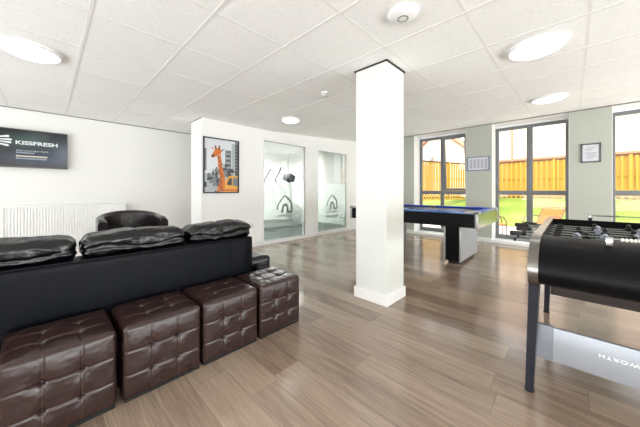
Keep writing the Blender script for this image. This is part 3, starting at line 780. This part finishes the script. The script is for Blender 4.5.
for x in (-.25, .25):
    for y in (-.27, .18):
        b = MB(); b.lathe([(.014, 0), (.022, .1)], 12, (x, y, 0)); b.build('leg', M['black_matt'], r, 40)

# ---------------------------------------------------------------- sofa (its back towards the camera)
r = thing('sofa', 'long black leather sofa with back to the brown ottomans', 'sofa', (0, 2.03, 0))
SX0, SX1 = -1.25, 1.305
b = MB()
b.rbox(((SX0 + SX1) / 2, .09, .375), ((SX1 - SX0) / 2, .085, .32), .018, 24)
o = b.build('back_panel', M['sofa_back'], r, 50)
b = MB()
for x in (-.45, .155, .47, .782, 1.10):
    b.box(x - .0025, x + .0025, .0028, .008, .06, .688)
b.box(SX0 + .02, SX1 - .02, .0, .012, .690, .6965)
b.build('seam', M['sofa_back'], r)
for xa, xb, s in ((-1.16, -.545, 5), (-.535, .128, 0), (.142, .752, 1), (.764, 1.325, 2)):
    def dsp(p, n, c, s=s):
        q = Vector((p.x * 5.5 + s * 9, p.y * 9, p.z * 9))
        k = noise.noise(q) * .009 + noise.noise(q * 2.7) * .006 + abs(noise.noise(q * 4.2 + Vector((3, 1, 2)))) * -.006
        e = 1 - min(1, abs(c.x)) ** 6
        crease = -.009 * math.exp(-((p.z + .012 + .01 * math.sin(p.x * 14 + s)) / .012) ** 2) * (1 if p.y < 0 else .3)
        mid = -.016 * math.exp(-((abs(p.x) - .0) / .016) ** 2) if s in (1, 2) else 0
        puff = .016 * (1 - c.x ** 2)
        return n * (k + crease * .8 + mid * .6) + Vector((0, 0, puff * (1 if c.z > 0 else 0)))
    b = MB(); b.rbox(((xa + xb) / 2, .155, .752), ((xb - xa) / 2, .125, .072), .06, 40, dsp); b.build('head_cushion', M['black_leather'], r, 80)
b = MB(); b.rbox((0, .62, .25), (1.24, .42, .17), .04, 12); b.build('seat_base', M['sofa_back'], r, 60)
for xa, xb in ((-1.16, -.545), (-.535, .128), (.142, .752), (.764, 1.28)):
    b = MB(); b.rbox(((xa + xb) / 2, .62, .44), ((xb - xa) / 2, .42, .075), .05, 14); b.build('seat_cushion', M['black_leather'], r, 60)
for x0, x1 in ((1.31, 1.58), (-1.53, -1.26)):
    b = MB(); b.rbox(((x0 + x1) / 2, .56, .26), ((x1 - x0) / 2, .46, .205), .035, 14, lambda p, n, c: n * noise.noise(p * 8) * .005); b.build('arm', M['black_leather'], r, 60)
for x in (-1.38, -.1, 1.42):
    for y in (.16, .95):
        b = MB(); b.box(x - .03, x + .03, y - .03, y + .03, 0, .07); b.build('foot', M['black_matt'], r)

# ---------------------------------------------------------------- ottomans
OW, OD, OH = .400, .376, .390
def ottoman_mesh(seed, dent=0):
    hx, hy, hz = OW / 2, OD / 2, (OH - .015) / 2
    def dsp(p, n, c):
        ax = max(range(3), key=lambda i: abs(c[i]))
        if abs(c[ax]) < .999: return Vector()
        uv = [c[i] for i in range(3) if i != ax]
        if ax == 2 and c.z < 0: return Vector()
        fac = [math.copysign(1, c[ax]) if i == ax else 0 for i in range(3)]
        N = Vector(fac); d = 0
        edge = (1 - abs(uv[0]) ** 4) * (1 - abs(uv[1]) ** 4)
        d += (0 if ax == 0 else .012) * edge
        for k in (-.333, .333):
            for w in uv: d -= .0065 * math.exp(-((w - k) / .018) ** 2) * (edge ** .4)
        cen = []
        for a in (-.333, .333):
            for e in (-.333, .333):
                rr = (uv[0] - a) ** 2 + (uv[1] - e) ** 2
                d -= .020 * math.exp(-rr / .0028) + .008 * math.exp(-rr / .035)
        q = Vector((c.x * 3 + seed * 7, c.y * 3, c.z * 3))
        d += .0015 * noise.noise(q) + .001 * noise.noise(q * 3)
        if dent and ax == 2: d -= .012 * math.exp(-((uv[0] - .1) ** 2 + (uv[1]) ** 2) / .4) - .0022 * noise.noise(q * 2.6)
        return N * d
    b = MB(); b.rbox((0, 0, hz + .015), (hx, hy, hz), .020, 70, dsp)
    return b
def ottoman(x0, label, seed, dent=0):
    r = thing('ottoman', label, 'ottoman', (x0 + OW / 2, 1.634 + OD / 2, 0), random.uniform(-.006, .006), group='brown tufted ottomans')
    ottoman_mesh(seed, dent).build('upholstery', M['tufted'], r, 70)
    b = MB(); b.box(-OW / 2 + .008, OW / 2 - .008, -OD / 2 + .008, OD / 2 - .008, 0, .018); b.build('base', M['rubber'], r)
    hx, hy, hz = OW / 2, OD / 2, (OH - .015) / 2
    for a in (-.333, .333):
        for e in (-.333, .333):
            for pos, sc in (((a * hx, -hy + .011, hz + .015 + e * hz), (1, .4, 1)), ((a * hx, e * hy, OH - .012 - .013 * dent), (1, 1, .4)), ((hx - .011, a * hy, hz + .015 + e * hz), (.4, 1, 1))):
                b = MB(); b.ball(pos, .0065, sc, 10); b.build('button', M['brown_leather'], r, 80)
    return r
ottoman(1.111, 'dark brown tufted cube ottoman at far right end, creased top', 4, 1)
ottoman(.690, 'dark brown tufted cube ottoman second from right end of row', 3)
ottoman(.275, 'dark brown tufted cube ottoman second from left, in middle of row', 2)
ottoman(-.151, 'dark brown tufted cube ottoman nearest viewer at bottom left corner', 1)

# ---------------------------------------------------------------- pool table
r = thing('pool_table', 'black pool table with blue cloth beyond the pillar', 'pool table', (4.69, 1.925, 0))
HX, HY = .67, 1.035
b = MB(); b.box(-HX + .01, HX - .01, -HY + .012, HY - .012, .60, .79); b.build('body', M['pool_black'], r)
for s in (-1, 1):
    b = MB(); y0, y1 = sorted((s * (HY - .012), s * HY)); b.box(-HX + .03, HX - .03, y0, y1, .60, .79); o = b.build('end_panel', mat('satin_metal_end', (122, 124, 116), .2, metal=1), r); part_label(o, 'brushed metal end panel')
for sx in (-1, 1):
    for sy in (-1, 1):
        b = MB(); x0, x1 = sorted((sx * (HX - .035), sx * (HX + .002))); y0, y1 = sorted((sy * (HY - .035), sy * (HY + .002))); b.box(x0, x1, y0, y1, .596, .80, bev=.004); b.build('corner_post', M['pool_trim'], r, 30)
b = MB(); RW = .105
for x0, x1, y0, y1 in ((-HX, -HX + RW, -HY, HY), (HX - RW, HX, -HY, HY), (-HX + RW, HX - RW, -HY, -HY + RW), (-HX + RW, HX - RW, HY - RW, HY)): b.box(x0, x1, y0, y1, .785, .82, bev=.004)
b.build('rail', M['pool_rail'], r, 30)
b = MB(); b.box(-HX + RW, HX - RW, -HY + RW, HY - RW, .77, .785); b.build('cloth', M['pool_cloth'], r)
def cush(x0, y0, x1, y1, nx, ny):
    b = MB(); p = Vector((x0, y0)); q = Vector((x1, y1)); n = Vector((nx, ny)); d = (q - p).normalized() * .04
    def ring(c, k): return [(c.x, c.y, .785), (c.x, c.y, .824), (c.x + n.x * k, c.y + n.y * k, .818), (c.x + n.x * k * .7, c.y + n.y * k * .7, .787)]
    b.loft([ring(p, .002), ring(p + d, .05), ring(q - d, .05), ring(q, .002)]); b.build('cushion', M['pool_cloth'], r)
ix, iy = HX - RW + .03, HY - RW + .03
for s in (-1, 1):
    cush(s * ix, -iy + .07, s * ix, -.06, -s, 0); cush(s * ix, .06, s * ix, iy - .07, -s, 0); cush(-ix + .07, s * iy, ix - .07, s * iy, 0, -s)
for sx in (-1, 1):
    for sy in (-1, 0, 1):
        x, y = sx * (ix - (.0 if sy else -.015)), sy * iy
        b = MB(); b.lathe([(.055, .74), (.055, .8265)], 24, (x, y, 0)); p = b.build('pocket', M['black_matt'], r, 40)
        b = MB(); b.lathe([(.056, .815), (.07, .815), (.07, .827), (.056, .827)], 24, (x, y, 0)); b.build('pocket_ring', M['pool_trim'], p, 40)
for sx in (-1, 1):
    for sy in (-1, 1):
        b = MB(); x0, x1 = sorted((sx * (HX - .14), sx * (HX + .006))); y0, y1 = sorted((sy * (HY - .16), sy * (HY + .006))); b.box(x0, x1, sorted((sy * (HY - .05), sy * (HY + .006)))[0], sorted((sy * (HY - .05), sy * (HY + .006)))[1], .792, .823, bev=.004)
        x2, x3 = sorted((sx * (HX - .05), sx * (HX + .006))); b.box(x2, x3, y0, y1, .793, .8232, bev=.004); b.build('corner_cap', M['pool_trim'], r, 30)
for s in (-1, 1):
    yc = s * .635
    b = MB(); b.box(-.365, .56, yc - .103, yc + .103, .05, .60); p = b.build('pedestal', M['pool_black'], r)
    for y in (yc - .108, yc + .108):
        b = MB(); b.box(-.36, .57, y - .006, y + .006, .045, .60); b.build('side_panel', M['silver'], p)
        for x in (-.36, .565):
            b = MB(); b.box(x - .012, x + .012, y - .012, y + .012, .04, .60, bev=.003); b.build('corner_strip', M['pool_trim'], p, 30)
    for x in (-.25, .45):
        b = MB(); b.lathe([(.085, 0), (.09, .02), (.075, .05)], 20, (x, yc, 0)); b.build('foot', M['rubber'], p, 40)

# ---------------------------------------------------------------- foosball table
r = thing('foosball_table', 'black barrel-ended foosball table with steel trim at right', 'foosball table', (2.57, -.30, 0))
def X(x): return x - 2.57
TY0, TY1 = -.42, .42          # inner faces of the side plates (local)
endp = [(1.95, .856), (1.89, .852), (1.84, .842), (1.79, .822), (1.75, .795), (1.72, .765), (1.703, .73), (1.70, .70), (1.706, .672), (1.722, .65), (1.755, .632), (1.80, .625), (1.95, .622)]
near = [(X(x), z) for x, z in endp]
b = MB(); b.prism(near, 'y', TY0, TY1); o = b.build('goal_end', mat('black_vinyl_barrel', (6, 6, 8), .45, spec=.14, bump=(300, .08, .001)), r, 35)
fm = o.data.materials[0]
b = MB(); b.prism([(-x, z) for x, z in near], 'y', TY0, TY1); b.build('goal_end', fm, r, 35)
b = MB(); b.box(X(1.95), -X(1.95), TY0, TY1, .622, .70); b.build('underside', M['black_matt'], r)
b = MB(); b.box(X(1.951), -X(1.951), TY0, TY1, .70, .712); b.build('playfield', M['field'], r)
b = MB()
for a in (0, .25, -.25): b.box(a - .003, a + .003, TY0, TY1, .712, .7125)
b.tube([(.09 * math.cos(t), .09 * math.sin(t), .7125) for t in [2 * PI * k / 28 for k in range(28)]], .0025, 5, closed=True); b.build('pitch_lines', M['white_ink'], r)
full = [(x - .010 if x < 1.9 else x, z + (.006 if z > .8 else (-.008 if z < .66 else 0))) for x, z in endp]
full = [(X(x), z) for x, z in full]; outline = full + [(-x, z) for x, z in full[::-1]]
for s in (-1, 1):
    b = MB(); y0, y1 = sorted((s * TY1, s * (TY1 + .04))); b.prism(outline, 'y', y0, y1); b.build('side_plate', M['brushed'], r, 35)
# goals
for s in (-1, 1):
    b = MB(); x0, x1 = sorted((s * X(1.951), s * X(1.962))); b.box(x0, x1, -.1, .1, .712, .79); b.build('goal_mouth', M['black_matt'], r)
# legs
for s in (-1, 1):
    for e in (-1, 1):
        if e == -1: bx, tx = X(1.885), X(1.80)
        else: bx, tx = X(3.21), X(2.98)
        yb, yt = s * .469, s * .440
        b = MB(); b.hexa([(bx - .03, yb - .017, .012), (bx + .03, yb - .017, .012), (bx + .03, yb + .017, .012), (bx - .03, yb + .017, .012)], [(tx - .05, yt - .021, .64), (tx + .05, yt - .021, .64), (tx + .05, yt + .021, .64), (tx - .05, yt + .021, .64)])
        l = b.build('leg', M['slate'], r)
        b = MB(); b.lathe([(.022, 0), (.022, .014)], 14, (bx, yb, 0)); b.build('foot', M['rubber'], l, 40)
b = MB(); b.box(X(1.825), X(1.845), -.445, .437, .232, .402, bev=.002); o = b.build('brace_panel', M['silver'], r, 30); part_label(o, 'silver brace panel with white letters')
b = MB(); b.box(X(1.822), X(1.848), .37, .441, .228, .406, bev=.003); b.build('bracket', mat('grey_bracket', (120, 124, 131), .4), r, 30)
Rm = Matrix(((0, 0, -1, 0), (1, 0, 0, 0), (0, -1, 0, 0), (0, 0, 0, 1)))
text_mesh('lettering', 'WORTH', .026, M['white_ink'], o, Matrix.Translation((X(1.8245), .153, .333)) @ Rm @ Matrix.Diagonal((1.12, .82, 1, 1)), extrude=.0004, width=1.22, bold=.0003)
b = MB(); b.box(X(3.19), X(3.21), -.44, .44, .175, .40, bev=.002); b.build('brace_panel', mat('shaded_brace_panel', (74, 66, 64), .4), r, 30)  # shadow on the far brace is put into its dark colour
# score counters
for ex, y0, y1 in ((1.845, .18, -.16), (3.285, .195, -.14)):
    z = .878 if ex < 2 else .893
    b = MB(); b.box(X(ex) - .011, X(ex) + .011, y0 - .013, y0 + .013, .845, z + .010, bev=.003); p = b.build('counter_post', M['chrome'], r, 30)
    b = MB(); b.box(X(ex) - .014, X(ex) + .014, y1 - .016, y1 + .016, .845, z + .014, bev=.003); b.build('counter_post', M['chrome'], r, 30)
    b = MB(); b.tube([(X(ex), y0, z), (X(ex), y1, z)], .004); b.build('counter_rod', M['chrome'], r, 40)
    for k in range(10):
        y = y0 - .04 - k * .0125
        b = MB(); b.lathe([(.004, -.0055), (.007, -.004), (.0085, 0), (.007, .004), (.004, .0055)], 14); q = b.build('counter_bead', M['bead'] if ex < 2 else M['chrome'], r, 50, loc=(X(ex), y, z)); q.rotation_euler = (PI / 2, 0, 0)
# rods with players
ZR = .80
def player_mesh():
    b = MB()
    b.box(-.012, .012, -.013, .013, -.026, .022, bev=.004); b.box(-.009, .009, -.020, .020, .002, .018, bev=.003)
    b.ball((0, 0, .036), .013); b.box(-.008, .008, -.010, .010, -.06, -.024, bev=.003); b.box(-.012, .014, -.012, .012, -.078, -.058, bev=.003)
    return b
pb = player_mesh(); tmp = pb.build('player', M['player_black'], r, 40); me_b = tmp.data; me_g = me_b.copy(); me_g.materials[0] = M['player_grey']
bpy.data.objects.remove(tmp)
for i in range(8):
    x = X(2.07) + i * .1515
    cnt = (1, 2, 3, 5, 5, 3, 2, 1)[i]; mine = i in (2, 4, 6, 7); s = 1 if mine else -1
    sh = (.02, -.05, .05, .03, .02, -.02, .06, .0)[i] ; out = (.0, .0, .0, .0, .0, .0, .045, -.0)[i]
    ye = .46 + .165 + out
    b = MB(); b.tube([(x, s * (ye - .03), ZR), (x, -s * .56, ZR)], .0075, 10); rod = b.build('rod', M['rod'], r, 40)
    b = MB(); b.lathe([(.011, 0), (.016, .006), (.018, .03), (.016, .06), (.0175, .085), (.013, .093), (.002, .095)], 18); h = b.build('handle', M['black_plastic'], rod, 40, loc=(x, s * (ye - .095), ZR)); h.rotation_euler = (-s * PI / 2, 0, 0)
    b = MB(); b.lathe([(.009, 0), (.011, .004), (.011, .012), (.002, .016)], 12); h = b.build('end_cap', M['black_plastic'], rod, 40, loc=(x, -s * .55, ZR)); h.rotation_euler = (s * PI / 2, 0, 0)
    for q in (-1, 1):
        b = MB(); b.lathe([(.010, -.02), (.018, -.018), (.018, .018), (.010, .02)], 14); h = b.build('bumper', M['rubber'], rod, 40, loc=(x, q * .375, ZR)); h.rotation_euler = (PI / 2, 0, 0)
    gap = {1: 0, 2: .24, 3: .19, 5: .125}[cnt]
    for k in range(cnt):
        o = bpy.data.objects.new('player', me_b if mine else me_g); COL.objects.link(o); o.parent = rod
        o.location = (x, (k - (cnt - 1) / 2) * gap + sh, ZR); o.rotation_euler = (0, random.uniform(-.5, .5) + (1.2 if i in (1, 3) else 0), 0 if mine else PI)
